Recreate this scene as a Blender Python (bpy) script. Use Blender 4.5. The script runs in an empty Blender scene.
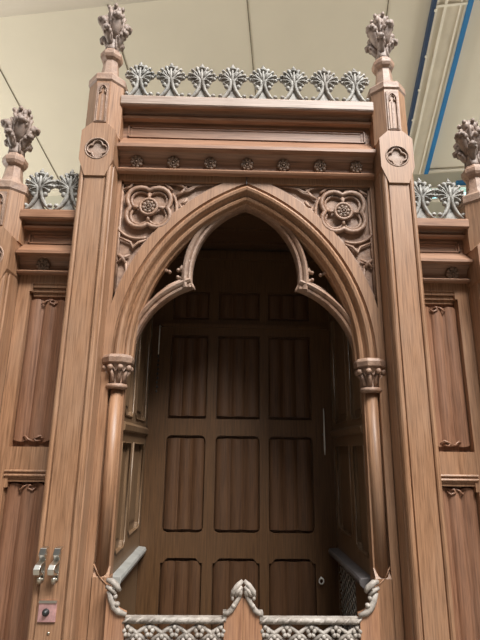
import bpy, bmesh, math
from math import sin, cos, pi, sqrt, atan2, acos, radians
from mathutils import Vector, Matrix

scene = bpy.context.scene
COL = scene.collection

# ------------------------------------------------------------------ materials
def nt(name):
    m = bpy.data.materials.new(name); m.use_nodes = True
    t = m.node_tree; t.nodes.clear()
    o = t.nodes.new('ShaderNodeOutputMaterial'); b = t.nodes.new('ShaderNodeBsdfPrincipled')
    t.links.new(b.outputs[0], o.inputs[0])
    return m, t, b

def ramp(t, src, stops):
    r = t.nodes.new('ShaderNodeValToRGB'); t.links.new(src, r.inputs[0])
    e = r.color_ramp.elements
    while len(e) < len(stops): e.new(0.5)
    for el, (p, c) in zip(e, stops):
        el.position = p; el.color = (c[0], c[1], c[2], 1)
    return r.outputs[0]

def noise(t, vec, scale, detail=6, rough=.6):
    n = t.nodes.new('ShaderNodeTexNoise'); n.inputs['Scale'].default_value = scale
    n.inputs['Detail'].default_value = detail; n.inputs['Roughness'].default_value = rough
    t.links.new(vec, n.inputs['Vector']); return n.outputs['Fac']

def mapped(t, scale):
    tc = t.nodes.new('ShaderNodeTexCoord'); mp = t.nodes.new('ShaderNodeMapping')
    mp.inputs['Scale'].default_value = scale
    t.links.new(tc.outputs['Object'], mp.inputs['Vector']); return mp.outputs[0]

def oak(name, dark, light, axis='z', rough=.45, spec=.5, mottled=.35, tint=(.42, .36, .33)):
    """straight-grained oak with flecks, low-frequency patches of bleaching"""
    m, t, b = nt(name)
    s = {'z': (1, 1, .045), 'x': (.045, 1, 1), 'n': (1, 1, 1)}[axis]
    g = noise(t, mapped(t, s), 150 if axis != 'n' else 30, 7, .65)
    c1 = ramp(t, g, [(.30, dark), (.48, [a * .45 + c * .55 for a, c in zip(dark, light)]), (.68, light)])
    big = noise(t, mapped(t, (1, 1, .35) if axis != 'x' else (.35, 1, 1)), 5.5, 4, .6)
    fac = t.nodes.new('ShaderNodeMapRange'); t.links.new(big, fac.inputs[0])
    fac.inputs[1].default_value = .42; fac.inputs[2].default_value = .72
    fac.inputs[3].default_value = 0; fac.inputs[4].default_value = mottled
    mx = t.nodes.new('ShaderNodeMixRGB'); t.links.new(fac.outputs[0], mx.inputs[0])
    t.links.new(c1, mx.inputs[1]); mx.inputs[2].default_value = (*tint, 1)
    # fine dark pores
    p = noise(t, mapped(t, {'z': (1, 1, .02), 'x': (.02, 1, 1), 'n': (1, 1, 1)}[axis]), 320, 3, .5)
    pr = ramp(t, p, [(.30, (.62, .58, .55)), (.46, (1, 1, 1))])
    mu = t.nodes.new('ShaderNodeMixRGB'); mu.blend_type = 'MULTIPLY'; mu.inputs[0].default_value = .8
    t.links.new(mx.outputs[0], mu.inputs[1]); t.links.new(pr, mu.inputs[2])
    t.links.new(mu.outputs[0], b.inputs['Base Color'])
    rr = t.nodes.new('ShaderNodeMapRange'); t.links.new(big, rr.inputs[0])
    rr.inputs[3].default_value = rough - .08; rr.inputs[4].default_value = rough + .12
    t.links.new(rr.outputs[0], b.inputs['Roughness'])
    b.inputs['Specular IOR Level'].default_value = spec
    bp = t.nodes.new('ShaderNodeBump'); bp.inputs['Strength'].default_value = .18 if axis != 'n' else .7; bp.inputs['Distance'].default_value = .002 if axis != 'n' else .006
    t.links.new(g, bp.inputs['Height']); t.links.new(bp.outputs[0], b.inputs['Normal'])
    return m

def plain(name, col, rough=.6, metal=0, var=.12, scale=8, bump=0):
    m, t, b = nt(name)
    n = noise(t, mapped(t, (1, 1, 1)), scale, 5)
    c = ramp(t, n, [(.3, [x * (1 - var) for x in col]), (.7, [min(1, x * (1 + var)) for x in col])])
    t.links.new(c, b.inputs['Base Color'])
    b.inputs['Roughness'].default_value = rough; b.inputs['Metallic'].default_value = metal
    if bump:
        bp = t.nodes.new('ShaderNodeBump'); bp.inputs['Strength'].default_value = bump; bp.inputs['Distance'].default_value = .003
        t.links.new(n, bp.inputs['Height']); t.links.new(bp.outputs[0], b.inputs['Normal'])
    return m

OAK = oak('faded_oak', (.155, .075, .037), (.385, .207, .113), mottled=.42, tint=(.37, .255, .18))
OAKH = oak('faded_oak_horizontal', (.14, .064, .034), (.34, .175, .10), 'x', mottled=.35, tint=(.33, .225, .165))
OAKC = oak('carved_oak', (.15, .078, .05), (.36, .215, .14), 'n', rough=.5, mottled=.6, tint=(.34, .27, .225))
OAKP = oak('panel_oak', (.12, .053, .029), (.30, .150, .086), rough=.42, mottled=.3, tint=(.28, .18, .13))
OAKG = oak('gate_oak', (.20, .085, .04), (.45, .225, .115), rough=.45, mottled=.2)
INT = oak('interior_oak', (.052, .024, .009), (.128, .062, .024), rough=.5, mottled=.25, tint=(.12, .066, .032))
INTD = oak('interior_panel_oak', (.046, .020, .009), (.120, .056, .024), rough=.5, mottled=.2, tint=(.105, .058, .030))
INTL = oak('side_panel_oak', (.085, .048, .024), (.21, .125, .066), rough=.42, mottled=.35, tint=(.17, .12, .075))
GREY = oak('greyed_carving', (.085, .08, .072), (.40, .39, .36), 'n', rough=.55, mottled=.5, tint=(.30, .25, .21))
GREYL = oak('pale_grey_carving', (.16, .135, .115), (.46, .42, .375), 'n', rough=.5, mottled=.3, tint=(.42, .33, .26))
FIN = oak('weathered_finial_oak', (.075, .048, .036), (.32, .235, .19), 'n', rough=.55, mottled=.5, tint=(.30, .25, .225))
LEDGE = oak('dusty_ledge_oak', (.20, .13, .095), (.42, .32, .26), 'x', rough=.5, mottled=.5, tint=(.42, .35, .31))
ROSE = oak('dark_rosette_oak', (.09, .055, .035), (.26, .165, .115), 'n', rough=.5, mottled=.3, tint=(.2, .15, .11))
SLATE_LIT = plain('worn_armrest_lit', (.30, .30, .28), .35, var=.2, scale=20)  # left armrest: the light falling on it is put into the grey
SLATE_SHADE = plain('worn_armrest_shaded', (.11, .10, .10), .35, var=.2, scale=20)  # right armrest: same grey, darkened in colour for its shaded side
WHITE = plain('pale_metal_glint', (.75, .73, .68), .5)  # bright glint on cord and rod is put into this white base colour
STEEL = plain('polished_nickel', (.62, .60, .55), .28, 1)
BRASS = plain('tarnished_metal', (.5, .46, .38), .35, .9)
DARKM = plain('dark_metal', (.05, .05, .05), .4, .6)
GRILLM = plain('grey_wire', (.60, .58, .54), .5, .3)
COPPER = plain('coppery_plate', (.58, .33, .32), .30, .45, var=.25, scale=60)
CREAM = plain('cream_plaster', (.70, .635, .51), .9, var=.03, scale=1.5)
CREAM_SHADE = plain('cream_plaster_shaded', (.52, .46, .38), .9, var=.03, scale=1.5)  # plaster colour darkened to carry the shade at the ceiling edge
BEAM = plain('beam_cream_paint', (.62, .55, .43), .6, var=.10, scale=5)
BEAML = plain('beam_pale_paint', (.78, .72, .60), .5, var=.06, scale=8)
BLUE = plain('blue_paint', (.015, .17, .40), .5, var=.1)
NAVY = plain('navy_paint', (.02, .045, .10), .5, var=.1)
JOINT = plain('joint_strip', (.16, .13, .09), .8)
STONE = plain('stone_floor', (.17, .15, .125), .7, var=.15, scale=3)
WALLM = plain('lime_wall', (.60, .58, .47), .9, var=.05, scale=2)
m, t, b = nt('window_daylight')
b.inputs['Base Color'].default_value = (.6, .85, .9, 1); b.inputs['Emission Color'].default_value = (.45, .92, 1, 1)
b.inputs['Emission Strength'].default_value = 2.0; PANE = m

# ------------------------------------------------------------------ mesh helpers
class MB:
    def __init__(s): s.v = []; s.f = []; s.sm = []
    def add(s, vs, fs, smooth=False):
        k = len(s.v); s.v += [tuple(p) for p in vs]
        for f in fs: s.f.append([k + i for i in f]); s.sm.append(smooth)
        return s
    def box(s, x0, x1, y0, y1, z0, z1):
        return s.add([(x, y, z) for x in (x0, x1) for y in (y0, y1) for z in (z0, z1)],
                     [(0, 1, 3, 2), (4, 6, 7, 5), (0, 4, 5, 1), (2, 3, 7, 6), (0, 2, 6, 4), (1, 5, 7, 3)])
    def prism_x(s, prof, x0, x1):          # profile of (y,z) run along x
        n = len(prof)
        vs = [(x0, y, z) for y, z in prof] + [(x1, y, z) for y, z in prof]
        return s.add(vs, [(i, (i + 1) % n, n + (i + 1) % n, n + i) for i in range(n)] + [tuple(range(n)), tuple(range(2 * n - 1, n - 1, -1))])
    def prism_z(s, prof, z0, z1):          # profile of (x,y) run along z
        n = len(prof)
        vs = [(x, y, z0) for x, y in prof] + [(x, y, z1) for x, y in prof]
        return s.add(vs, [(i, (i + 1) % n, n + (i + 1) % n, n + i) for i in range(n)] + [tuple(range(n)), tuple(range(2 * n - 1, n - 1, -1))])
    def plate(s, outer, holes, y0, y1):    # outline with holes in x,z; thickness y0..y1
        bm = bmesh.new()
        for loop in [outer] + holes:
            vs = [bm.verts.new((x, 0, z)) for x, z in loop]
            for i in range(len(vs)): bm.edges.new((vs[i], vs[(i + 1) % len(vs)]))
        bmesh.ops.triangle_fill(bm, use_beauty=True, use_dissolve=False, edges=bm.edges[:])
        bm.verts.index_update()
        P = [(v.co.x, v.co.z) for v in bm.verts]; T = [[v.index for v in f.verts] for f in bm.faces]; bm.free()
        n = len(P)
        s.add([(x, y0, z) for x, z in P] + [(x, y1, z) for x, z in P], T + [[n + i for i in reversed(f)] for f in T])
        for loop in [outer] + holes:
            k = len(loop)
            s.add([(x, y0, z) for x, z in loop] + [(x, y1, z) for x, z in loop],
                  [(i, (i + 1) % k, k + (i + 1) % k, k + i) for i in range(k)])
        return s
    def lathe(s, cx, cy, prof, n=16, smooth=True, rot=0):   # prof (r,z) bottom to top
        vs = []
        for r, z in prof:
            for i in range(n):
                a = 2 * pi * i / n + rot; vs.append((cx + r * cos(a), cy + r * sin(a), z))
        fs = []
        for j in range(len(prof) - 1):
            for i in range(n):
                fs.append((j * n + i, j * n + (i + 1) % n, (j + 1) * n + (i + 1) % n, (j + 1) * n + i))
        fs.append(tuple(range(n - 1, -1, -1))); fs.append(tuple((len(prof) - 1) * n + i for i in range(n)))
        return s.add(vs, fs, smooth)
    def tube(s, pts, rad, n=8, closed=False, flat=1.0, up=(0, 1, 0)):
        """round bar through points; flat scales its thickness along `up`"""
        P = [Vector(p) for p in pts]; m = len(P)
        R = rad if isinstance(rad, (list, tuple)) else [rad] * m
        U = Vector(up); vs = []
        for i in range(m):
            if closed: d = P[(i + 1) % m] - P[i - 1]
            else: d = P[min(i + 1, m - 1)] - P[max(i - 1, 0)]
            d.normalize()
            a = U - d * U.dot(d)
            if a.length < 1e-3: a = d.orthogonal()
            a.normalize(); b = d.cross(a)
            for k in range(n):
                t = 2 * pi * k / n
                vs.append(P[i] + a * (cos(t) * R[i] * flat) + b * (sin(t) * R[i]))
        fs = []
        for i in range(m if closed else m - 1):
            j = (i + 1) % m
            for k in range(n): fs.append((i * n + k, i * n + (k + 1) % n, j * n + (k + 1) % n, j * n + k))
        if not closed: fs += [tuple(range(n - 1, -1, -1)), tuple((m - 1) * n + k for k in range(n))]
        return s.add(vs, fs, True)
    def ell(s, c, r, n=10, m=7, M=None):    # ellipsoid
        vs = []; c = Vector(c)
        for j in range(m + 1):
            ph = pi * j / m
            for i in range(n):
                a = 2 * pi * i / n
                p = Vector((r[0] * sin(ph) * cos(a), r[1] * sin(ph) * sin(a), r[2] * cos(ph)))
                if M: p = M @ p
                vs.append(c + p)
        fs = [(j * n + i, j * n + (i + 1) % n, (j + 1) * n + (i + 1) % n, (j + 1) * n + i) for j in range(m) for i in range(n)]
        return s.add(vs, fs, True)
    def sweep(s, rings, closed=False):      # rings: list of equal-length vertex rings
        n = len(rings[0]); m = len(rings); vs = [p for r in rings for p in r]; fs = []
        for i in range(m if closed else m - 1):
            j = (i + 1) % m
            for k in range(n): fs.append((i * n + k, i * n + (k + 1) % n, j * n + (k + 1) % n, j * n + k))
        if not closed: fs += [tuple(range(n - 1, -1, -1)), tuple((m - 1) * n + k for k in range(n))]
        return s.add(vs, fs)
    def mirror(s):                          # mirrored copy across x=0 added
        n = len(s.v); s.v += [(-x, y, z) for x, y, z in s.v]
        s.f += [[n + i for i in reversed(f)] for f in s.f]; s.sm += s.sm; return s
    def xf(s, M): s.v = [tuple(M @ Vector(p)) for p in s.v]; return s
    def merge(s, o, M=None):
        s.add([(M @ Vector(p)) if M else p for p in o.v], [])
        k = len(s.v) - len(o.v); s.f += [[k + i for i in f] for f in o.f]; s.sm += o.sm; return s
    def build(s, name, mat, parent=None, loc=None, bevel=0):
        me = bpy.data.meshes.new(name); me.from_pydata(s.v, [], s.f)
        bm = bmesh.new(); bm.from_mesh(me); bmesh.ops.recalc_face_normals(bm, faces=bm.faces)
        bm.to_mesh(me); bm.free()
        for p, q in zip(me.polygons, s.sm): p.use_smooth = q
        me.materials.append(mat)
        o = bpy.data.objects.new(name, me); COL.objects.link(o)
        if parent: o.parent = parent
        if loc: o.location = loc
        if bevel:
            md = o.modifiers.new('bevel', 'BEVEL'); md.width = bevel; md.segments = 2; md.limit_method = 'ANGLE'; md.angle_limit = radians(40)
        return o

def tag(o, label=None, cat=None, group=None, kind=None):
    if label: o['label'] = label
    if cat: o['category'] = cat
    if group: o['group'] = group
    if kind: o['kind'] = kind
    return o
def thing(name, label, cat, loc=(0, 0, 0), group=None):
    o = bpy.data.objects.new(name, None); COL.objects.link(o); o.location = loc; o.empty_display_size = .1
    return tag(o, label, cat, group)
def copy_tree(o, parent=None):
    c = o.copy(); COL.objects.link(c); c.parent = parent
    for ch in [k for k in bpy.data.objects if k.parent == o]: copy_tree(ch, c)
    return c
def arc(cx, cz, r, a0, a1, n):
    return [(cx + r * cos(a0 + (a1 - a0) * i / n), cz + r * sin(a0 + (a1 - a0) * i / n)) for i in range(n + 1)]
def circle(cx, cz, r, n=24): return [(cx + r * cos(2 * pi * i / n), cz + r * sin(2 * pi * i / n)) for i in range(n)]
def xz(pts, y): return [(x, y, z) for x, z in pts]
def foil(cx, cz, d, r, n=9, lobes=4, rot=pi / 4):
    """closed outline of a lobed foil: lobe circles of radius r centred d away"""
    half = pi - acos(min(1, (d * sin(pi / lobes)) / r)) - (pi / 2 - pi / lobes)
    half = acos(max(-1, min(1, 0))) if False else None
    out = []
    for k in range(lobes):
        a = rot + 2 * pi * k / lobes; lx, lz = cx + d * cos(a), cz + d * sin(a)
        # where neighbouring lobe circles meet on the bisector
        h = d * cos(pi / lobes); q = r * r - (d * sin(pi / lobes)) ** 2
        ri = h + sqrt(max(q, 0))
        bx, bz = cx + ri * cos(a + pi / lobes), cz + ri * sin(a + pi / lobes)
        e = atan2(bz - lz, bx - lx) - a
        e = (e + pi) % (2 * pi) - pi
        e = abs(e)
        for i in range(n): 
            t = -e + 2 * e * i / (n - 1)
            if i == n - 1: continue
            out.append((lx + r * cos(a + t), lz + r * sin(a + t)))
    return out

# ------------------------------------------------------------------ carved ornament
def rosette(r=.021):
    m = MB()
    m.lathe(0, 0, [(r * .92, -.004), (r, 0), (r * .80, .005)], 16); m.xf(Matrix.Rotation(pi / 2, 4, 'X'))
    for k in range(8):
        a = 2 * pi * k / 8 + .2
        m.ell((r * .72 * cos(a), -.004, r * .72 * sin(a)), (r * .31, .006, r * .31), 8, 5)
    m.tube([(r * .42 * cos(a), -.008, r * .42 * sin(a)) for a in [2 * pi * i / 14 for i in range(14)]], r * .10, 5, True)
    m.ell((0, -.008, 0), (r * .20, .007, r * .20), 8, 5)
    return m

def crest_leaf(w=.128, h=.178):
    """strawberry-leaf cresting: two ogee arcs rising to a stem, lobed fan leaf, bud"""
    m = MB(); H = w / 2
    for s in (-1, 1):
        pts = [(s * H * .92, 0, .006), (s * H * .72, 0, .012), (s * H * .45, 0, .028), (s * H * .24, 0, .052), (s * .006, 0, .082), (s * .010, -.004, .102), (s * H * .42, -.006, .122), (s * H * .55, -.010, .132)]
        m.tube(pts, [.0065, .007, .008, .009, .010, .010, .007, .005], 6, flat=1.2)
        m.ell((s * H * .78, -.004, .024), (.010, .010, .009), 8, 5)                # base curl
        m.ell((s * H * .40, -.004, .072), (.010, .009, .011), 8, 5)                # lower crocket
        m.tube([(s * .010, 0, .066), (s * H * .3, -.003, .064), (s * H * .45, -.006, .074)], [.006, .006, .005], 5)
        for ang, ln, wd in ((58, .034, .012), (90, .046, .0135), (116, .050, .0135), (140, .052, .0125), (162, .050, .010)):
            t_ = radians(ang); ux, uz = s * sin(t_), -cos(t_)              # measured up from straight down
            M3 = Matrix(((uz, 0, ux), (0, 1, 0), (-ux, 0, uz)))
            c0 = (s * .004 + ux * ln * .60, -.003, .106 + uz * ln * .60)
            m.ell(c0, (wd, .009, ln * .48), 8, 6, M3)
            tip = (s * .004 + ux * ln * 1.06, -.006, .106 + uz * ln * 1.06)
            m.ell(tip, (.0085, .007, .0085), 7, 5)
            m.tube([(s * .004, -.009, .100), (c0[0], -.0145, c0[2]), (tip[0], -.012, tip[2])], [.0025, .0024, .002], 5)
        m.tube([(s * H * .85, 0, .122), (s * H * 1.0, 0, .119)], [.006, .007], 5)      # link to neighbour
        m.ell((s * H * .30, -.005, .156), (.010, .009, .013), 8, 6, Matrix.Rotation(s * .5, 3, 'Y'))
    m.plate([(-H * .62, .0), (H * .62, .0), (H * .34, .022), (H * .16, .045), (0, .078), (-H * .16, .045), (-H * .34, .022)], [], .003, .012)
    m.plate([(-H * .20, .084), (0, .074), (H * .20, .084), (H * .62, .096), (H * .72, .118), (H * .56, .142), (H * .28, .158), (0, .166), (-H * .28, .158), (-H * .56, .142), (-H * .72, .118), (-H * .62, .096)], [], -.002, .008)
    m.tube([(0, -.004, .07), (0, -.010, .115), (0, -.010, .150)], [.006, .006, .004], 6)
    m.ell((0, -.006, .160), (.017, .010, .007), 10, 5)
    m.ell((0, -.004, .170), (.010, .009, .008), 8, 6)
    m.ell((0, -.002, .180), (.005, .005, .008), 6, 5)
    if h != .178: m.xf(Matrix.Scale(h / .178, 4, (0, 0, 1)))
    return m

def poppyhead(parent):
    """foliate finial, origin at its foot; the four curling leaves are sub-parts"""
    core = MB()
    core.lathe(0, 0, [(.030, 0), (.026, .02), (.023, .06), (.026, .11), (.030, .15), (.030, .18), (.027, .20), (.030, .215), (.030, .235), (.020, .254), (.004, .262)], 10)
    for k in range(4):
        a = pi / 4 + k * pi / 2
        core.ell((.022 * cos(a), .022 * sin(a), .075), (.011, .011, .016), 8, 6)
        core.ell((.024 * cos(a), .024 * sin(a), .222), (.012, .012, .024), 8, 6)
        core.ell((.024 * cos(a + .8), .024 * sin(a + .8), .200), (.010, .010, .020), 8, 6)
        core.tube([(.027 * cos(a), .027 * sin(a), .0), (.024 * cos(a), .024 * sin(a), .05), (.026 * cos(a), .026 * sin(a), .09)], [.007, .006, .004], 6)
    for k in range(6):
        a = 2 * pi * k / 6 + .2
        core.tube([(.028 * cos(a), .028 * sin(a), .115), (.035 * cos(a), .035 * sin(a), .150), (.034 * cos(a), .034 * sin(a), .185), (.038 * cos(a), .038 * sin(a), .205)], [.004, .008, .006, .009], 6)
        core.ell((.033 * cos(a + .5), .033 * sin(a + .5), .238), (.009, .009, .013), 7, 5)
    f = core.build('finial', FIN, parent)
    def leaf(out, z0, z1, sc):
        l = MB(); h = z1 - z0
        prof = [(.014, z0), (.026, z0 + h * .30), (out * .60, z0 + h * .58), (out * .80, z0 + h * .84), (out * .96, z1), (out * 1.10, z1 - .006), (out * 1.10, z1 - .024)]
        l.tube([(x, 0, z) for x, z in prof], [.014 * sc, .018 * sc, .021 * sc, .021 * sc, .019 * sc, .016 * sc, .010 * sc], 9, flat=1.1)
        for s in (-1, 1):
            l.ell((out * .82, s * .018 * sc, z1 - .020), (.013 * sc, .010 * sc, .016 * sc), 8, 6)
            l.ell((out * 1.02, s * .014 * sc, z1 - .010), (.012 * sc, .010 * sc, .013 * sc), 8, 6)
            l.tube([(.03, s * .012 * sc, z0 + h * .25), (out * .62, s * .019 * sc, z0 + h * .55), (out * .82, s * .018 * sc, z0 + h * .8)], [.005 * sc, .008 * sc, .006 * sc], 6)
        l.tube([(out * .5, 0, z0 + h * .72), (out * .72, 0, z0 + h * 1.02), (out * .95, 0, z1 + .014)], [.006 * sc, .008 * sc, .007 * sc], 6)
        return l
    for k in range(4):
        up = leaf(.056, .070, .168, 1.0); up.xf(Matrix.Rotation(pi / 2 * k + .42, 4, 'Z')); up.build('curled_leaf', FIN, f)
    for k in range(4):
        lo = leaf(.056, .030, .100, .72); lo.xf(Matrix.Rotation(pi / 2 * k + .42 + pi / 4, 4, 'Z'))
        lo.build('lower_leaf', FIN, f)
    return f

# ------------------------------------------------------------------ entablature profile (y,z) centre bay
ENT = [(.03, 3.012), (-.066, 3.008), (-.070, 3.002), (-.070, 2.964), (-.064, 2.958), (-.056, 2.958), (-.052, 2.966), (-.040, 2.966), (-.028, 2.962), (-.022, 2.952), (-.023, 2.944),
       (-.034, 2.941), (-.038, 2.934), (-.034, 2.926), (-.012, 2.924), (-.006, 2.930), (-.006, 2.850), (-.056, 2.787), (-.066, 2.784), (-.066, 2.770), (-.054, 2.765), (-.050, 2.772),
       (-.036, 2.768), (-.020, 2.752), (-.010, 2.730), (-.010, 2.712), (-.018, 2.700), (-.028, 2.697), (-.033, 2.690), (-.029, 2.682), (-.010, 2.678), (-.008, 2.690), (.0, 2.690), (.03, 2.690)]
ZS = lambda z: 2.480 + .75 * (z - 3.005)

def framed_panel(m, x0, x1, z0, z1, y):
    """shallow moulded rectangle standing on the fascia"""
    for a, b, c, d in ((x0, x1, z1 - .006, z1), (x0, x1, z0, z0 + .004), (x0, x0 + .006, z0, z1), (x1 - .006, x1, z0, z1)):
        m.box(a, b, y - .006, y + .002, c, d)
    for a, b, c, d in ((x0 + .012, x1 - .012, z1 - .016, z1 - .012), (x0 + .012, x0 + .016, z0, z1 - .012), (x1 - .016, x1 - .012, z0, z1 - .012)):
        m.box(a, b, y - .003, y + .002, c, d)

def linenfold(x0, x1, z0, z1, y, folds, depth=.014, curl=.02, mg=.012):
    """carved linenfold: flat ground with rippled cloth ending in curled hems"""
    m = MB(); m.box(x0 - .004, x1 + .004, y, y + .014, z0 - .004, z1 + .004)
    n = folds * 16; xa, xb = x0 + mg, x1 - mg
    top, bot = [], []
    for i in range(n + 1):
        u = i / n; x = xa + (xb - xa) * u; ph = u * folds
        f = .15 + .85 * abs(sin(1.5 * pi * ph)) ** .6
        yy = y - .003 - depth * f
        wave = curl * (.55 * sin(2 * pi * ph + .4) * .5 + .5 * abs(cos(pi * ph)))
        top.append((x, yy, z1 - mg - .01 - wave)); bot.append((x, yy, z0 + mg + .01 + wave))
    V = top + bot + [(p[0], y, p[2]) for p in top] + [(p[0], y, p[2]) for p in bot]
    k = n + 1; F = []
    for i in range(n):
        F += [(i, i + 1, k + i + 1, k + i), (i, 2 * k + i, 2 * k + i + 1, i + 1), (k + i, k + i + 1, 3 * k + i + 1, 3 * k + i)]
    F += [(0, k, 3 * k, 2 * k), (n, 2 * k + n, 3 * k + n, k + n)]
    m.add(V, F, False)
    return m
def hem_curls(m, xc, w, z, y, s):
    """the S-shaped rolled hem carved at the end of the folds"""
    m.tube([(xc - w * .5, y - .004, z), (xc - w * .30, y - .010, z + s * .012), (xc - w * .05, y - .013, z + s * .004), (xc - w * .12, y - .013, z - s * .006), (xc - w * .3, y - .010, z - s * .004)], [.002, .004, .004, .004, .002], 6)
    m.tube([(xc - w * .05, y - .010, z - s * .008), (xc + w * .2, y - .012, z - s * .001), (xc + w * .35, y - .012, z + s * .010), (xc + w * .5, y - .005, z + s * .006)], [.002, .004, .004, .002], 6)

# ================================================================== ARCHED SCREEN (centre bay)
screen = thing('arched_screen', 'carved oak centre bay with open pointed arch, rosette frieze and leaf cresting', 'carved screen')
RC, ZC = -.282, 1.934                                 # centre of the right-hand arc
def arch_half(R, n, a_top=None, x_end=0.0):
    a1 = acos((x_end - RC) / R)
    return arc(RC, ZC, R, 0, a1, n)
# face board with the arched opening
R0 = .775
right = [(RC + R0 * cos(a), ZC + R0 * sin(a)) for a in [acos(-RC / R0) * i / 26 for i in range(27)]]
out = [(.5225, 0.02), (.5225, 2.69), (-.5225, 2.69), (-.5225, 0.02), (-.493, 0.02)] + [(-x, z) for x, z in right] + right[::-1][1:] + [(.493, 0.02)]
Rt = .814
fz = 2.655; fx = .508
aT = acos((sqrt(Rt ** 2 - (fz - ZC) ** 2)) / Rt); aB = acos((fx - RC) / Rt)
field = [(fx, fz)] + [(x, z) for x, z in arc(RC, ZC, Rt, math.asin((fz - ZC) / Rt), aB, 22)]
holes = [field, [(-x, z) for x, z in field]]
MB().plate(out, holes, 0, .045).build('arch_board', OAK, screen)
# recessed ground and blind tracery of both spandrels
for s in (1, -1):
    g = MB(); g.plate([(s * (x + .002 * s * 0), z) for x, z in [(fx + .004, fz + .004)] + arc(RC, ZC, Rt - .004, math.asin((fz - ZC) / Rt), aB, 22)], [], .022, .04)
    sp = g.build('spandrel_ground', OAKC, screen)
    q = MB(); cx, cz = .393, 2.540
    o4 = foil(cx, cz, .050, .0525); i4 = foil(cx, cz, .049, .038)
    q.tube(xz(o4, .008), .0105, 6, True); q.tube(xz(i4, .016), .0070, 6, True)
    q.tube(xz(circle(cx, cz, .034), .002), .0065, 6, True)
    for k in range(4):                                    # cusps between the lobes
        a = k * pi / 2; q.tube([(cx + .062 * cos(a), .012, cz + .062 * sin(a)), (cx + .034 * cos(a), .006, cz + .034 * sin(a))], [.010, .005], 6)
    if s < 0: q.xf(Matrix.Scale(-1, 4, (1, 0, 0)))
    Q = q.build('quatrefoil', OAKC, screen)
    ro = rosette(.028); ro.xf(Matrix.Translation((s * cx, .006, cz))); ro.build('rosette', ROSE, Q)
    w = MB()
    # border fillets and cusped infill bars
    w.tube([(fx - .004, .016, fz), (fx - .004, .016, 2.14)], .006, 5)
    w.tube([(fx, .016, fz - .004), (.10, .016, fz - .004)], .006, 5)
    w.tube(xz(arc(RC, ZC, Rt + .005, math.asin((fz - ZC) / Rt) - .01, aB + .01, 18), .016), .006, 5)
    w.tube(xz(arc(.393, 2.54, .112, pi * .80, pi * 1.22, 10), .014), .007, 6)         # arc left of the quatrefoil
    w.tube(xz([(.285, 2.595), (.262, 2.612), (.245, 2.640)], .012), [.006, .008, .005], 6)
    w.tube(xz([(.262, 2.612), (.230, 2.622), (.205, 2.640)], .012), [.007, .006, .004], 6)
    w.tube(xz([(.300, 2.650), (.262, 2.640), (.240, 2.622), (.218, 2.638), (.165, 2.648)], .012), [.004, .006, .008, .006, .004], 6)
    w.tube(xz([(.27, 2.56), (.258, 2.535), (.262, 2.51)], .013), [.004, .009, .006], 6)
    w.tube(xz([(.240, 2.585), (.252, 2.565), (.266, 2.56)], .013), [.006, .008, .004], 6)
    w.tube(xz(arc(.43, 2.50, .095, pi * 1.38, pi * 1.85, 10), .014), .006, 6)         # arc beneath it
    w.tube(xz([(.395, 2.400), (.425, 2.388), (.444, 2.362), (.456, 2.388), (.500, 2.408)], .012), [.004, .006, .010, .006, .004], 6)
    w.tube(xz([(.500, 2.335), (.482, 2.322), (.470, 2.300)], .012), [.007, .009, .005], 6)
    w.tube(xz([(.500, 2.300), (.482, 2.322), (.455, 2.335)], .012), [.004, .008, .004], 6)
    w.tube(xz([(.470, 2.31), (.462, 2.26), (.478, 2.21), (.502, 2.18)], .015), [.005, .006, .005, .004], 6)
    w.tube(xz([(.498, 2.62), (.475, 2.63), (.462, 2.648)], .012), [.005, .007, .004], 6)
    w.tube(xz([(.335, 2.65), (.315, 2.632), (.300, 2.62)], .012), [.004, .007, .005], 6)
    if s < 0: w.xf(Matrix.Scale(-1, 4, (1, 0, 0)))
    w.build('blind_tracery', OAKC, screen)
# main arch mouldings, mitred at the crown
prof = [(.774, .004), (.768, .012), (.765, .006), (.762, -.004), (.754, -.009), (.745, -.006), (.739, .004), (.737, .016), (.731, .022), (.728, .016), (.722, .012), (.714, .016), (.710, .026), (.708, .038), (.702, .044), (.702, .075), (.776, .075)]
am = MB(); N = 34
am.sweep([[(RC + R * cos(acos(-RC / R) * i / N), y, ZC + R * sin(acos(-RC / R) * i / N)) for R, y in prof] for i in range(N + 1)])
am.mirror(); am.build('arch_moulding', OAK, screen)
# open cusping
def circ3(a, b, c):
    ax, ay = a; bx, by = b; cx, cy = c
    d = 2 * (ax * (by - cy) + bx * (cy - ay) + cx * (ay - by))
    ux = ((ax * ax + ay * ay) * (by - cy) + (bx * bx + by * by) * (cy - ay) + (cx * cx + cy * cy) * (ay - by)) / d
    uy = ((ax * ax + ay * ay) * (cx - bx) + (bx * bx + by * by) * (ax - cx) + (cx * cx + cy * cy) * (bx - ax)) / d
    return ux, uy, sqrt((ax - ux) ** 2 + (ay - uy) ** 2)
BAR = [(0, .088), (0, .056), (.005, .046), (.012, .044), (.017, .050), (.021, .040), (.029, .034), (.037, .040), (.042, .052), (.042, .088)]
def foil_bar(a, b, c, n=22, outward=1):
    ux, uy, r = circ3(a, b, c); t0 = atan2(a[1] - uy, a[0] - ux); t1 = atan2(c[1] - uy, c[0] - ux)
    if t1 - t0 > pi: t1 -= 2 * pi
    if t0 - t1 > pi: t1 += 2 * pi
    m = MB(); m.sweep([[(ux + (r + o) * cos(t0 + (t1 - t0) * i / n), y, uy + (r + o) * sin(t0 + (t1 - t0) * i / n)) for o, y in BAR] for i in range(n + 1)])
    return m
TIP = (.208, 2.221)
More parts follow.
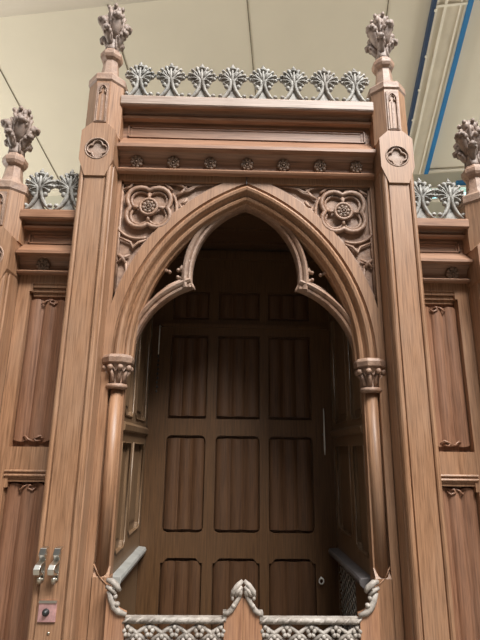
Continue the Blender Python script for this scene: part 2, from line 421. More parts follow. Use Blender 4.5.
for s in (1, -1):
    f = foil_bar((.430, 1.934), (.398, 2.052), TIP); f.merge(foil_bar(TIP, (.193, 2.380), (0.0, 2.572)))
    f.tube([(.222, .066, 2.236), (.206, .066, 2.222), (.198, .066, 2.214)], [.016, .008, .002], 6)
    for (a, b2) in (((.232, 2.250), (.268, 2.262)), ((.250, 2.30), (.268, 2.292)), ((.372, 2.318), (.302, 2.284)), ((.225, 2.33), (.243, 2.318))):
        f.tube([(a[0], .062, a[1]), ((a[0] + b2[0]) / 2, .060, (a[1] + b2[1]) / 2), (b2[0], .058, b2[1])], [.018, .010, .005], 6)
        f.ell((b2[0], .058, b2[1]), (.008, .012, .008), 8, 5)
    f.tube(xz([(.236, 2.262), (.222, 2.31), (.218, 2.36), (.205, 2.42)], .062), [.010, .009, .010, .012], 6)
    f.tube(xz([(.245, 2.254), (.30, 2.226), (.345, 2.185), (.385, 2.13)], .062), [.010, .008, .009, .012], 6)
    if s < 0: f.xf(Matrix.Scale(-1, 4, (1, 0, 0)))
    f.build('open_cusping', OAKC, screen)
# entablature
e = MB(); e.prism_x(ENT, -.5205, .5205); framed_panel(e, -.497, .497, 2.852, 2.912, -.006)
e.build('cornice', OAKH, screen)
ld = MB(); ld.prism_x([(-.02, 3.0135), (-.067, 3.0100), (-.0725, 3.003), (-.0725, 2.968), (-.069, 2.965), (-.069, 3.0), (-.02, 3.004)], -.5205, .5205); ld.build('top_ledge', LEDGE, screen)
for k in range(-3, 4):
    r_ = rosette(.0265); r_.xf(Matrix.Translation((k * .1495, -.020, 2.728)) @ Matrix.Rotation(.30, 4, 'X'))
    r_.build('frieze_rosette', ROSE, screen)
for k in range(8):
    c = crest_leaf(); c.xf(Matrix.Translation(((k - 3.5) * .1305, -.040, 3.012))); c.build('cresting_leaf', GREY, screen)
# stepped hood under the cornice to the board, joint at crown
MB().box(-.0012, .0012, -.0105, .02, 2.645, 2.690).build('crown_joint', DARKM, screen)
# colonnettes
for s in (1, -1):
    x = s * .468; y = .020
    c = MB(); c.lathe(x, y, [(.0215, 1.20), (.0215, 1.815)], 20)
    C1 = c.build('colonnette', OAK, screen)
    k = MB(); k.lathe(x, y, [(.024, 1.810), (.037, 1.812), (.041, 1.820), (.037, 1.828), (.026, 1.831), (.026, 1.850), (.032, 1.875), (.045, 1.896), (.046, 1.902)], 20)
    k.lathe(x, y, [(.050, 1.900), (.058, 1.905), (.060, 1.922), (.055, 1.931), (.050, 1.934)], 8, False, pi / 8)
    for j in range(8):
        a = 2 * pi * j / 8 + pi / 8
        k.ell((x + .047 * cos(a), y + .047 * sin(a), 1.886), (.0115, .0115, .0115), 8, 6)
        k.tube([(x + .027 * cos(a), y + .027 * sin(a), 1.834), (x + .031 * cos(a), y + .031 * sin(a), 1.860), (x + .043 * cos(a), y + .043 * sin(a), 1.876)], [.009, .008, .006], 6)
        a += pi / 8
        k.tube([(x + .040 * cos(a - .3), y + .040 * sin(a - .3), 1.893), (x + .036 * cos(a), y + .036 * sin(a), 1.872), (x + .040 * cos(a + .3), y + .040 * sin(a + .3), 1.893)], [.003, .004, .003], 5)
    k.build('capital', FIN if False else OAKC, C1)
    # jamb: narrow strips beside the shaft, with a pointed stop near its foot
    j = MB(); j.box(s * .437, s * .495, .0, .05, 0.02, 1.195)
    j.prism_x([(0, 1.194), (.024, 1.194), (.024, 1.226)], *sorted((s * .440, s * .4925)))
    j.box(s * .440, s * .495, .022, .06, 1.19, 1.934)
    j.build('jamb', OAK, screen)
    v = MB(); v.tube([(s * .440, -.001, 1.170), (s * .470, -.001, 1.197)], .002, 5); v.tube([(s * .494, .010, 1.232), (s * .470, -.001, 1.197)], .0025, 5)
    v.build('stop_moulding', OAK, screen)

# ================================================================== POSTS
def make_pier(label, zb, zc, group=None, nk=.100, fs=.95):
    """post centred on x=0: moulded shaft, block with roundel, eight-sided head with lancet, cap, neck, ring, finial.
    zb = centre of the roundel, zc = underside of the cap"""
    t = thing('pinnacled_post', label, 'carved post', (0, 0, 0), group)
    zt = zb - .056
    half = [(.0, -.1), (.038, -.1), (.0395, -.093), (.0425, -.093), (.0435, -.100), (.048, -.1035), (.054, -.103), (.059, -.099), (.062, -.092), (.062, -.084), (.0595, -.080), (.0595, -.074), (.064, -.072), (.064, .045)]
    pr = half + [(-x, y) for x, y in half[::-1]][:-1]
    MB().prism_z(pr, 0, zt).build('shaft', OAK, t)
    # block
    b0 = [(-.039, zb - .118), (.039, zb - .118), (.066, zb - .048), (.066, zb + .080), (.030, zb + .115), (-.030, zb + .115), (-.066, zb + .080), (-.066, zb - .048)]
    B = MB(); B.plate(b0, [circle(0, zb, .046, 28)], -.107, -.095); B.plate(b0, [], -.095, .03)
    Bo = B.build('roundel_block', OAK, t, bevel=.0015)
    g = MB(); g.plate(circle(0, zb, .0458, 28), [], -.0965, -.0945); g.build('roundel_ground', OAKC, Bo)
    q = MB(); q.tube(xz(circle(0, zb, .045, 28), -.106), .0035, 6, True)
    q.tube(xz(foil(0, zb, .0205, .0185, 8, 4, 0), -.101), .0042, 6, True)
    for k in range(4):
        a = pi / 4 + k * pi / 2; q.ell((.033 * cos(a), -.097, zb + .033 * sin(a)), (.008, .004, .008), 8, 5)
    q.build('quatrefoil', OAKC, Bo)
    # octagonal head
    zo = zb + .078; cy = -.030; R = .0705 / cos(pi / 8)
    H = MB(); H.lathe(0, cy, [(R, zo), (R, zc + .002)], 8, False, pi / 8)
    Ho = H.build('octagonal_head', OAK, t)
    L = MB(); z0 = zb + .126; z1 = zc - .012; w = .017
    lan = [(-w, z0), (w, z0), (w, z1 - .040)] + [(x, z) for x, z in arc(-w, z1 - .040, 2 * w, .15, pi / 3, 6)] + [(-x, z) for x, z in arc(-w, z1 - .040, 2 * w, .15, pi / 3, 6)[::-1][1:]] + [(-w, z1 - .040)]
    L.plate([(-.024, z0 - .004), (.024, z0 - .004), (.024, z1 - .001), (-.024, z1 - .001)], [lan], -.107, -.100)
    L.tube(xz(lan, -.1065), .0025, 5, True)
    for s in (-1, 1): L.tube(xz([(s * w, z1 - .048), (s * w * .45, z1 - .040), (s * w * .6, z1 - .026), (0, z1 - .014)], -.103), [.003, .004, .003, .003], 5)
    L.box(-.004, .004, -.103, -.100, z0, z1 - .05)
    L.build('lancet', OAKC, Ho)
    Rc = .0755 / cos(pi / 8)
    Cp = MB(); Cp.lathe(0, cy, [(R, zc), (R + .006, zc + .008), (Rc, zc + .018), (Rc, zc + .034), (Rc - .008, zc + .044), (.052, zc + .050)], 8, False, pi / 8)
    Cp.build('cap_moulding', OAKC, t)
    zn = zc + .049
    Nk = MB(); Nk.lathe(0, cy, [(.050, zn), (.038, zn + .03), (.031, zn + nk + .004)], 8, False, pi / 8); Nk.build('neck', OAKC, t)
    zr = zn + nk
    Rg = MB(); Rg.lathe(0, cy, [(.031, zr), (.043, zr + .008), (.048, zr + .020), (.048, zr + .036), (.038, zr + .046), (.036, zr + .052), (.028, zr + .060)], 8, False, pi / 8)
    Rg.build('neck_ring', OAKC, t)
    f = poppyhead(t); f.location = (0, cy, zr + .055); f.scale = (1, 1, fs)
    return t
pl = make_pier('tall carved oak post left of the arch, leafy finial above, metal hooks low down', 2.728, 3.046, 'pinnacled posts'); pl.location.x = -.587
prr = copy_tree(pl); prr.location.x = .589; prr['label'] = 'tall carved oak post right of the arch, with leafy finial and bare face'
po = make_pier('lower carved oak post at the left edge of the photo, leafy finial on top', 2.273, 2.545, 'pinnacled posts', .082, .86); po.location.x = -.930
pq = copy_tree(po); pq.location.x = .930; pq['label'] = 'lower carved oak post at the right edge of the photo, leafy finial on top'

# ================================================================== SIDE BAYS
def make_side(s, label):
    t = thing('side_bay', label, 'carved screen', (0, 0, 0), 'side bays')
    a, b = .6565, .8625
    U = (.665, .820, 1.605, 2.205); Lw = (.665, .820, .86, 1.500)
    def rect(r): return [(s * r[0], r[2]), (s * r[1], r[2]), (s * r[1], r[3]), (s * r[0], r[3])]
    def shoulder(r):
        x0, x1, z0, z1 = r; k = .010
        return [(s * x0, z0), (s * (x1), z0), (s * x1, z1 - .03), (s * (x1 - k), z1 - .03), (s * (x1 - k), z1), (s * x0, z1)]
    F = MB(); F.plate([(s * .6545, 0.02), (s * .864, 0.02), (s * .864, ZS(2.69) + .0), (s * .6545, ZS(2.69) + .0)], [shoulder(U), shoulder(Lw)], 0.001, .036)
    F.build('frame', OAK, t)
    for r in (U, Lw):
        st = MB()
        for q, dz in enumerate((0, .016, .030) if r is U else (-.002,)):
            st.box(s * .655, s * (.812), .006 + .009 * q, .036, r[3] - dz - .013, r[3] - dz + .001)
        st.build('stepped_moulding', OAK, t)
        P = linenfold(.668, .808, r[2] + .004, r[3] - .045, .036, 2, .020, .024, .006) if False else linenfold(.658, .828, r[2] + .002, r[3] - (.042 if r is U else .002), .036, 2, .017, .010, .006)
        P.box(.657, .832, .037, .050, r[2], r[3] + .004)
        hem_curls(P, .745, .08, r[2] + .026, .026, 1); hem_curls(P, .745, .06, r[3] - (.066 if r is U else .028), .026, -1)
        if s < 0: P.xf(Matrix.Scale(-1, 4, (1, 0, 0)))
        P.build('linenfold_panel', OAKP, t)
    rl = MB()
    for z in (1.524, 1.510): rl.prism_x([(.002, z - .005), (-.004, z - .003), (-.005, z), (-.003, z + .004), (.002, z + .005)], s * .655, s * .822)
    rl.build('rail_beads', OAK, t)
    e = MB(); e.prism_x([(y, ZS(z)) for y, z in ENT], s * a, s * b)
    framed_panel(e, *( (.672, .845) if s > 0 else (-.845, -.672)), ZS(2.852), ZS(2.912), -.006)
    e.build('cornice', OAKH, t)
    r_ = rosette(.0265); r_.xf(Matrix.Translation((.800 if s > 0 else -.772, -.018, 2.273)) @ Matrix.Rotation(.30, 4, 'X')); r_.build('frieze_rosette', ROSE, t)
    for x in (.694, .812):
        c = crest_leaf(.120, .178); c.xf(Matrix.Translation((s * x, -.040, 2.486))); c.build('cresting_leaf', GREY, t)
    return t
make_side(-1, 'lower oak side bay with linenfold panels left of the tall left post')
make_side(1, 'lower oak side bay with linenfold panels right of the tall right post')

# ================================================================== INTERIOR
YB = .60
back = thing('panelled_back', 'dark oak back of the booth with three columns of linenfold panels', 'panelled door', (0, 0, 0))
cols = [(-.348, -.163), (-.116, .094), (.136, .345)]
rows = [(.62, 1.136, 'step'), (1.240, 1.668, 'round'), (1.745, 2.155, 'flat'), (2.235, 2.385, 'flat')]
def opening(x0, x1, z0, z1, kind):
    if kind == 'round':
        c = .022; return [(x0, z0 + c), (x0 + c * .3, z0 + c * .3), (x0 + c, z0), (x1 - c, z0), (x1 - c * .3, z0 + c * .3), (x1, z0 + c), (x1, z1 - c), (x1 - c * .3, z1 - c * .3), (x1 - c, z1), (x0 + c, z1), (x0 + c * .3, z1 - c * .3), (x0, z1 - c)]
    if kind == 'step':
        c = .02; return [(x0, z0), (x1, z0), (x1, z1 - c), (x1 - c * .5, z1 - c), (x1 - c * 1.5, z1), (x0 + c * 1.5, z1), (x0 + c * .5, z1 - c), (x0, z1 - c)]
    return [(x0, z0), (x1, z0), (x1, z1), (x0, z1)]
H = [opening(c[0], c[1], r[0], r[1], r[2]) for c in cols for r in rows]
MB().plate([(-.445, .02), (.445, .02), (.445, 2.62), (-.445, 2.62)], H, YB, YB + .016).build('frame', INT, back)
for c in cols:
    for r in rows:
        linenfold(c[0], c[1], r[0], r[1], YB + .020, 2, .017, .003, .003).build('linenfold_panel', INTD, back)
kb = MB(); kb.tube([(.366 + .010 * cos(a), YB - .014, 1.050 + .012 * sin(a)) for a in [2 * pi * i / 14 for i in range(14)]], .0032, 6, True)
kb.tube([(.366, YB, 1.062), (.366, YB - .014, 1.060)], .004, 6)
tag(kb.build('ring_pull', WHITE, back), 'small pale metal ring pull')
bd = MB(); bd.box(-.43, .43, YB - .012, YB, 2.195, 2.215); bd.box(-.43, .43, YB - .03, YB, 2.56, 2.60); bd.build('cross_moulding', INT, back)

def make_side_wall(s, label, rest_mat, grille):
    t = thing('side_panelling', label, 'panelling', (0, 0, 0), 'booth side panelling')
    X = .446
    op = [(.075, .245, 1.245, 1.625), (.300, .545, 1.270, 1.625), (.075, .245, 1.725, 2.22), (.300, .545, 1.725, 2.22)]
    # build in the plane then turn: local x -> y, thickness -> x
    def turn(m): return m.xf(Matrix(((0, s, 0, s * X), (1, 0, 0, 0), (0, 0, 1, 0), (0, 0, 0, 1))))
    lo = [(.30, .585, .62, 1.120)] if grille else []
    def chamf(a, b, c, d):
        k = .022; return [(a, c + k), (a + k, c), (b - k, c), (b, c + k), (b, d), (a, d)]
    fr = MB().plate([(.062, .02), (YB + .03, .02), (YB + .03, 2.62), (.062, 2.62)], [chamf(*o) for o in op] + [[(a, c), (b, c), (b, d), (a, d)] for a, b, c, d in lo], 0, .022)
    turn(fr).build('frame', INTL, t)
    for a, b, c, d in op:
        p = MB(); p.box(a - .004, b + .004, .016, .024, c - .004, d + .004); p.box(a + .035, b - .035, .010, .018, c + .04, d - .035)
        turn(p).build('panel', INTL, t)
        mo = MB(); mo.tube(xz(chamf(a, b, c, d), -.001), .0045, 6, True); turn(mo).build('panel_moulding', INTL, t)
    r = MB(); r.prism_x([(0, 0), (0, 0)], 0, 1) if False else None
    AW = .036 if s < 0 else .046
    ar = MB(); pr = [(0, 1.150), (-.006, 1.140), (-.6 * AW, 1.146), (-.92 * AW, 1.160), (-AW, 1.172), (-.88 * AW, 1.182), (0, 1.186)]
    ar.prism_x(pr, .062, YB - .010); turn(ar).build('armrest', rest_mat, t, bevel=.002)
    rl = MB(); rl.prism_x([(0, 1.665), (-.012, 1.670), (-.014, 1.690), (-.006, 1.700), (0, 1.702)], .062, YB - .002); turn(rl).build('mid_rail', INTL, t)
    if grille:
        g = MB(); a, b, c, d = lo[0]; k = .034
        i = -40
        while i < 60:
            # diagonal wires both ways, clipped to the opening
            for sg in (1, -1):
                seg = []
                z_at = lambda x: c + (i * k) + sg * .64 * (x - a)
                pts = []
                for q in range(25):
                    x = a + (b - a) * q / 24; z = z_at(x)
                    if c <= z <= d: pts.append((x, .004 + .002 * sg, z))
                if len(pts) > 1: g.tube([pts[0], pts[-1]], .0030, 4)
            i += 1
        turn(g).build('wire_grille', GRILLM, t)
        bk = MB(); bk.box(a - .004, b + .004, .016, .022, c, d); turn(bk).build('grille_backing', DARKM, t)
    return t
make_side_wall(-1, 'left inner side of the booth, pale-edged oak panels above a worn grey armrest in its lit tone', SLATE_LIT, False)
make_side_wall(1, 'right inner side of the booth, dark panels and an armrest in shaded tone above a wire lattice grille', SLATE_SHADE, True)
cl = MB(); cl.box(-.52, .52, .092, .66, 2.622, 2.65); cl.box(-.52, .52, .05, .092, 2.58, 2.65)
for y in (.2, .35, .5): cl.box(-.44, .44, y, y + .012, 2.612, 2.622)
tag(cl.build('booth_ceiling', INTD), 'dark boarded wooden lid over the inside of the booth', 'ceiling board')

# slim fittings hanging in the back corners
c = thing('hanging_cord', 'thin cord with its glint coloured white and a dark beaded tail in the back left corner of the booth', 'cord', (-.400, .545, 1.86))
MB().tube([(0, 0, .185), (0, 0, .33)], [.0026, .0032], 6).build('cord', WHITE, c)
b_ = MB()
for k in range(9): b_.ell((.002 * (k % 2), 0, .175 - k * .021), (.005, .005, .0075), 6, 5)
b_.build('bead_tail', DARKM, c)
MB().tube([(0, .050, .335), (0, 0, .33)], .003, 6).build('wall_eye', STEEL, c)
c = thing('door_bolt', 'thin vertical metal rod, its glint coloured white, in the back right corner of the booth', 'bolt', (.398, .575, 1.585))
MB().tube([(0, 0, 0), (0, 0, .025), (0, 0, .19), (0, 0, .215)], [.0015, .004, .0032, .0015], 6).build('rod', WHITE, c)
MB().box(-.005, .005, 0, .022, .09, .10).build('keeper', DARKM, c)

# ================================================================== GATE
def gate_leaf(s, label):
    t = thing('gate_leaf', label, 'gate', (0, 0, 0), 'pair of low gate leaves')
    y0, y1 = -.036, -.004
    g = .0007
    # meeting stile with its half of the ogee head
    head = [(g, .08), (.060, .08), (.060, 1.098), (.052, 1.101), (.041, 1.106), (.031, 1.117), (.023, 1.130), (.014, 1.141), (g, 1.146)]
    head = [(s * x, z) for x, z in head]
    MB().plate(head, [], y0, y1).build('meeting_stile', OAKG, t, bevel=.0012)
    hd = MB()
    hd.tube([(s * .062, y0 - .002, 1.100), (s * .050, y0 - .003, 1.104), (s * .037, y0 - .003, 1.113), (s * .027, y0 - .003, 1.128), (s * .014, y0 - .003, 1.150), (s * .006, y0 - .003, 1.168)], [.006, .008, .009, .008, .008, .006], 7, flat=.8)
    hd.box(*sorted((s * .053, s * .064)), y0 - .004, y1 + .002, 1.082, 1.104)
    hd.ell((s * .031, y0 - .005, 1.124), (.008, .008, .008), 8, 6)
    hd.ell((s * .011, y0 + .004, 1.166), (.010, .020, .020), 10, 8)
    hd.tube([(s * .003, y0, 1.196), (s * .018, y0 - .008, 1.184), (s * .032, y0 - .008, 1.166), (s * .037, y0 - .004, 1.150)], [.006, .009, .009, .005], 7)
    hd.tube([(s * .004, y0 - .006, 1.180), (s * .016, y0 - .012, 1.170), (s * .026, y0 - .010, 1.154)], [.005, .007, .005], 6)
    hd.ell((s * .034, y0 - .004, 1.148), (.006, .008, .009), 8, 6)
    hd.build('ogee_head', GREYL, t)
    # outer stile with hollowed top and curled crest
    o = [(.372, .08), (.4335, .08), (.4335, 1.176), (.428, 1.178), (.420, 1.160), (.416, 1.140), (.408, 1.122), (.394, 1.108), (.372, 1.099)]
    MB().plate([(s * x, z) for x, z in o], [], y0, y1).build('outer_stile', OAKG, t, bevel=.0012)
    sc = MB()
    sc.tube([(s * .368, y0 - .002, 1.098), (s * .392, y0 - .003, 1.106), (s * .408, y0 - .003, 1.120), (s * .418, y0 - .003, 1.142), (s * .426, y0 - .003, 1.166)], [.006, .010, .011, .011, .009], 7, flat=.8)
    sc.tube([(s * .436, y0, 1.196), (s * .420, y0 - .006, 1.194), (s * .402, y0 - .006, 1.180), (s * .392, y0 - .004, 1.166)], [.007, .010, .010, .006], 7)
    sc.tube([(s * .436, y0 - .004, 1.178), (s * .422, y0 - .010, 1.174), (s * .404, y0 - .008, 1.158)], [.006, .007, .005], 6)
    sc.ell((s * .398, y0 - .004, 1.128), (.009, .010, .008), 8, 6); sc.ell((s * .405, y0 - .006, 1.150), (.007, .008, .008), 8, 6)
    sc.tube([(s * .410, y0 - .006, 1.190), (s * .414, y0 - .012, 1.172)], [.003, .003], 5)
    sc.build('scroll_crest', GREYL, t)
    # rope-carved top rail
    rp = MB(); rp.box(*sorted((s * .060, s * .372)), y0 + .006, y1 - .002, 1.070, 1.088)
    rp.tube([(s * .061, y0 + .004, 1.082), (s * .371, y0 + .004, 1.082)], .0085, 8)
    n = 9
    for k in range(n):
        x = .066 + (.300) * k / (n - 1)
        rp.tube([(s * x - .013, y0 + .002, 1.074), (s * x, y0 - .005, 1.082), (s * x + .013, y0 + .002, 1.090)], [.003, .0045, .003], 6)
    rp.build('rope_rail', GREYL, t)
    # pierced frieze: crossing bars with leaf clusters
    tr = MB(); zc0, zc1 = .968, 1.070; p = .078
    for k in range(4):
        xa = .060 + p * k; xb = xa + p; xm = (xa + xb) / 2
        for rowz in (1.070, 1.019):
            for A, B_ in (((xa, rowz), (xb, rowz - .051)), ((xb, rowz), (xa, rowz - .051))):
                tr.tube([(s * A[0], y0 + .010, A[1]), (s * (A[0] * .5 + B_[0] * .5), y0 + .008, (A[1] + B_[1]) / 2), (s * B_[0], y0 + .010, B_[1])], [.0055, .0065, .0055], 6)
        for j, (cxn, czn) in enumerate(((xa, 1.052), (xb, 1.052), (xa, 1.003), (xb, 1.003), (xm, 1.026))):
            if cxn < .066: cxn = .070
            if cxn > .366: cxn = .362
            if j in (1, 3) and k < 3: continue
            for d in ((0, .010), (.010, 0), (-.010, 0), (.006, -.011), (-.006, -.011)):
                tr.ell((s * (cxn + d[0]), y0 + .004, czn + d[1]), (.0075, .007, .0075), 7, 5)
    tr.build('pierced_frieze', GREYL, t)
    lw = MB(); lw.box(*sorted((s * .060, s * .372)), y0 + .002, y1, .90, .968); lw.box(*sorted((s * .060, s * .372)), y0 + .016, y1, .10, .90); lw.box(*sorted((s * .060, s * .372)), y0 + .002, y1, .08, .18)
    for k in range(3):
        x = .10 + .09 * k; lw.tube([(s * (x + .02), y0 + .016, .2), (s * (x + .02), y0 + .016, .88)], .014, 8)
    lw.build('lower_panel', OAKG, t)
    return t
gate_leaf(-1, 'left leaf of the low carved gate, pierced grey frieze below a rope rail')
gate_leaf(1, 'right leaf of the low carved gate, pierced grey frieze below a rope rail')

# ================================================================== FITTINGS ON THE LEFT POST
def hook():
    t = thing('metal_hook', '', 'hook', (0, 0, 0), 'metal hooks on the left post')
    p = MB(); p.box(-.006, .006, -.006, 0, -.052, .034); p.build('back_plate', STEEL, t, bevel=.001)
    a = MB()
    pts = [(.004, -.010, .042), (.004, -.030, .040), (.002, -.034, .026), (0, -.016, .014), (-.002, -.012, .004), (-.006, -.032, -.006), (-.008, -.038, -.016), (-.008, -.034, -.028), (-.006, -.010, -.034)]
    R = 9
    def ribbon(pts, w, th):
        m = MB(); rings = []
        P = [Vector(q) for q in pts]
        for i, q in enumerate(P):
            d = (P[min(i + 1, len(P) - 1)] - P[max(i - 1, 0)]).normalized(); nrm = d.cross(Vector((1, 0, 0))).normalized()
            rings.append([tuple(q + Vector((sx * w, 0, 0)) + nrm * sy * th) for sx, sy in ((-1, -1), (1, -1), (1, 1), (-1, 1))])
        m.sweep(rings); return m
    a.merge(ribbon(pts, .0095, .0035)); a.build('hook_arm', STEEL, t, bevel=.001)
    l = MB(); l.tube([(-.001, -.006, -.046), (-.001, -.022, -.052), (-.001, -.028, -.040)], [.007, .008, .006], 8); l.build('lower_knob', BRASS, t)
    return t
h1 = hook(); h1.location = (-.620, -.1, 1.262); h1['label'] = 'left one of two S-shaped metal hooks screwed to the left post'
h2 = copy_tree(h1); h2.location = (-.577, -.1, 1.262); h2['label'] = 'right one of two S-shaped metal hooks screwed to the left post, nearer the arch'
bp = thing('bell_push', 'small square reddish metal plate with dark push button below the hooks', 'bell push', (-.594, -.1, 1.125))
m = MB(); m.box(-.027, .027, -.006, 0, -.029, .029); m.build('plate', COPPER, bp, bevel=.002)
m = MB(); m.box(-.027, .027, -.009, -.004, .023, .030); m.build('top_edge', STEEL, bp, bevel=.001)
m = MB(); m.lathe(0, 0, [(.011, 0), (.011, .003), (.007, .006), (.006, .013), (.001, .014)], 14); m.xf(Matrix.Translation((-.003, -.005, -.002)) @ Matrix.Rotation(pi / 2, 4, 'X')); m.build('button', DARKM, bp)
m = MB(); m.lathe(0, 0, [(.004, 0), (.004, .002), (.001, .003)], 10); m.xf(Matrix.Translation((-.585, -.1, 1.066)) @ Matrix.Rotation(pi / 2, 4, 'X'))
tag(m.build('round_screw', BRASS), 'tiny round screw head on the left post below the bell plate', 'screw')

# ================================================================== CHURCH AISLE
MB().box(-6, 6, -9, 2.9, -.06, 0).build('floor', STONE)['kind'] = 'structure'
P0 = Vector((.06, 2.2, 3.998)); E1 = Vector((-.13987, -.93943, .31289)); E2 = Vector((.98937, -.14531, .00598)); NN = E2.cross(E1)
if NN.z > 0: NN = -NN                           # towards the floor
def W(e1, e2, h=0): return P0 + E1 * e1 + E2 * e2 + NN * h
def slab(m, a0, a1, b0, b1, h0, h1):
    vs = [W(a, b, h) for a in (a0, a1) for b in (b0, b1) for h in (h0, h1)]
    return m.add(vs, [(0, 1, 3, 2), (4, 6, 7, 5), (0, 4, 5, 1), (2, 3, 7, 6), (0, 2, 6, 4), (1, 5, 7, 3)])
rf = MB(); slab(rf, -.3, 1.56, -6, 6, -.06, 0); rf.build('ceiling', CREAM)['kind'] = 'structure'
# coved edge, bent down and toned darker to imitate shading on the aisle ceiling
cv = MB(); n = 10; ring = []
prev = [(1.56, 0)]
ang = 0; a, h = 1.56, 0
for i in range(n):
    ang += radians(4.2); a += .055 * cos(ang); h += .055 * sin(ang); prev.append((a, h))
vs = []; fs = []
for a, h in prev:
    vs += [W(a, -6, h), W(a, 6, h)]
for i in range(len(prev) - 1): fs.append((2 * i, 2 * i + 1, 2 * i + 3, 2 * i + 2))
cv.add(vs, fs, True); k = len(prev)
cvo = cv.build('ceiling_cove', CREAM_SHADE); cvo['kind'] = 'structure'
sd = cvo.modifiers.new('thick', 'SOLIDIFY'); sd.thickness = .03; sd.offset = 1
for i, b2 in enumerate((-2.68, -1.742, -.768, .170, 1.090, 2.60)):
    j = MB(); slab(j, -.02, 1.57, b2 - .0028, b2 + .0028, -.002, .004); j.build('trim_%d' % (i + 1), JOINT)['kind'] = 'structure'
# painted roof beam
bt = thing('roof_beam', 'cream painted roof beam with navy and blue edges, crossing the ceiling behind the right post', 'beam', tuple(W(0, 1.48, 0)))
def bslab(nm, mat, segs):
    m = MB()
    for sg in segs: slab(m, *sg)
    m.xf(Matrix.Translation(-Vector(bt.location))); return m.build(nm, mat, bt)
bslab('soffit', BEAM, [(.0, 1.62, 1.392, 1.588, 0, .030)])
bslab('pale_fillet', BEAML, [(.0, 1.62, 1.392, 1.408, .030, .036), (.0, 1.62, 1.445, 1.462, .030, .040), (.0, 1.62, 1.545, 1.556, .030, .038), (.0, 1.62, 1.574, 1.588, .030, .036)])
bslab('navy_edge', NAVY, [(.0, 1.62, 1.366, 1.391, 0, .045)])
bslab('blue_edge', BLUE, [(.0, 1.62, 1.589, 1.622, 0, .045)])
bslab('cross_strip', BEAML, [(1.365, 1.380, 1.392, 1.588, .030, .042)])
for q in (.25, .55, .80, 1.05, 1.35):
    m = MB(); m.ell(W(q, 1.392, .040), (.010, .014, .010)); m.xf(Matrix.Translation(-Vector(bt.location))); m.build('bolt', BEAML, bt)
# outer aisle wall with a low strip window and wall plate
def wslab(m, b0, b1, z0, z1, d0, d1):      # d: distance in front of the wall (towards the nave)
    F = Vector((-.1454, -.9894, 0)); S = Vector((.98937, -.14531, 0))
    q = P0 + Vector((0, 0, 0)); vs = [Vector((q.x, q.y, 0)) + S * b + F * d + Vector((0, 0, z)) for b in (b0, b1) for d in (d0, d1) for z in (z0, z1)]
    return m.add(vs, [(0, 1, 3, 2), (4, 6, 7, 5), (0, 4, 5, 1), (2, 3, 7, 6), (0, 2, 6, 4), (1, 5, 7, 3)])
wl = MB(); wslab(wl, -6, 1.40, 0, 4.03, -.15, -.03); wslab(wl, 2.75, 6, 0, 4.03, -.15, -.03); wslab(wl, 1.40, 2.75, 0, 3.73, -.15, -.03); wslab(wl, 1.40, 2.75, 3.83, 4.05, -.15, -.03)
wl.build('wall_back', WALLM)['kind'] = 'structure'
m = MB(); wslab(m, -5.9, 5.9, 3.990, 4.0, .0, .03); m.build('trim_7', BEAML)['kind'] = 'structure'
w1 = bpy.data.objects.new('window_1', None); COL.objects.link(w1); w1['kind'] = 'structure'
m = MB(); wslab(m, 1.40, 2.75, 3.73, 3.83, -.10, -.09); m.build('pane', PANE, w1)
m = MB(); wslab(m, 1.40, 2.75, 3.825, 3.84, -.03, .01); wslab(m, 1.40, 2.75, 3.715, 3.73, -.03, .01); m.build('window_frame', BEAML, w1)
m = MB(); wslab(m, 1.86, 2.06, 3.84, 3.90, -.03, -.005); m.build('blue_panel', BLUE, w1)

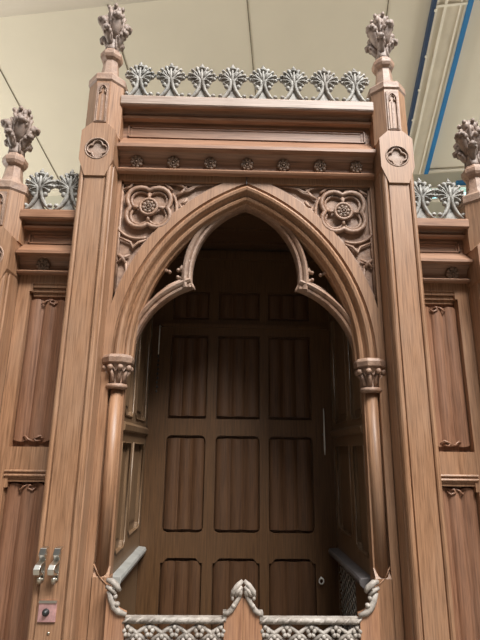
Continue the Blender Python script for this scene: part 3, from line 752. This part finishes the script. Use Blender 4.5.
# ================================================================== LIGHT, WORLD, CAMERA
w = bpy.data.worlds.new('church_light'); scene.world = w; w.use_nodes = True
wt = w.node_tree; bg = wt.nodes['Background']
tc = wt.nodes.new('ShaderNodeTexCoord'); sp = wt.nodes.new('ShaderNodeSeparateXYZ'); wt.links.new(tc.outputs['Generated'], sp.inputs[0])
wr = wt.nodes.new('ShaderNodeValToRGB'); wt.links.new(sp.outputs['Z'], wr.inputs[0])      # dim nave below, tall windows above
el = wr.color_ramp.elements; el[0].position = .12; el[0].color = (.014, .011, .008, 1); el[1].position = .80; el[1].color = (1, .985, .96, 1)
q = el.new(.45); q.color = (.10, .095, .09, 1)
wt.links.new(wr.outputs[0], bg.inputs[0]); bg.inputs[1].default_value = 1.2
def area(name, loc, target, sx, sy, power, col):
    l = bpy.data.lights.new(name, 'AREA'); l.shape = 'RECTANGLE'; l.size = sx; l.size_y = sy; l.energy = power; l.color = col
    o = bpy.data.objects.new(name, l); COL.objects.link(o); o.location = loc
    o.rotation_euler = (Vector(target) - Vector(loc)).to_track_quat('-Z', 'Y').to_euler(); return o
area('clerestory_daylight', (2.6, -4.5, 8.9), (0, 0, 1.9), 4.5, 2.3, 1800, (1, .98, .95))
area('ceiling_fill_left', (-5.2, 1.3, 2.4), (0, 1.4, 4.0), 1.6, 2.2, 215, (1, .98, .93))  # added lamp, unseen, that brightens the ceiling from the left
area('ceiling_fill_right', (5.2, 1.3, 2.4), (0, 1.4, 4.0), 1.6, 2.2, 175, (1, .98, .93))  # unseen counterpart on the right, also added to light the ceiling
cam = bpy.data.cameras.new('camera'); co = bpy.data.objects.new('camera', cam); COL.objects.link(co); scene.camera = co
pitch, yaw, roll = radians(15.2), radians(1.3), radians(.7)
f = Vector((sin(yaw) * cos(pitch), cos(yaw) * cos(pitch), sin(pitch))); r0 = Vector((cos(yaw), -sin(yaw), 0)); u0 = r0.cross(f)
r = r0 * cos(roll) + u0 * sin(roll); u = u0 * cos(roll) - r0 * sin(roll)
M = Matrix((( r.x, u.x, -f.x, -.06), (r.y, u.y, -f.y, -1.75), (r.z, u.z, -f.z, 1.6), (0, 0, 0, 1)))
co.matrix_world = M
cam.sensor_fit = 'VERTICAL'; cam.sensor_height = 24; cam.lens = 24 * 481 / 640; cam.clip_start = .05
vs_ = scene.view_settings; vs_.view_transform = 'Standard'; vs_.look = 'None'; vs_.exposure = 0; vs_.gamma = 1; vs_.use_curve_mapping = False
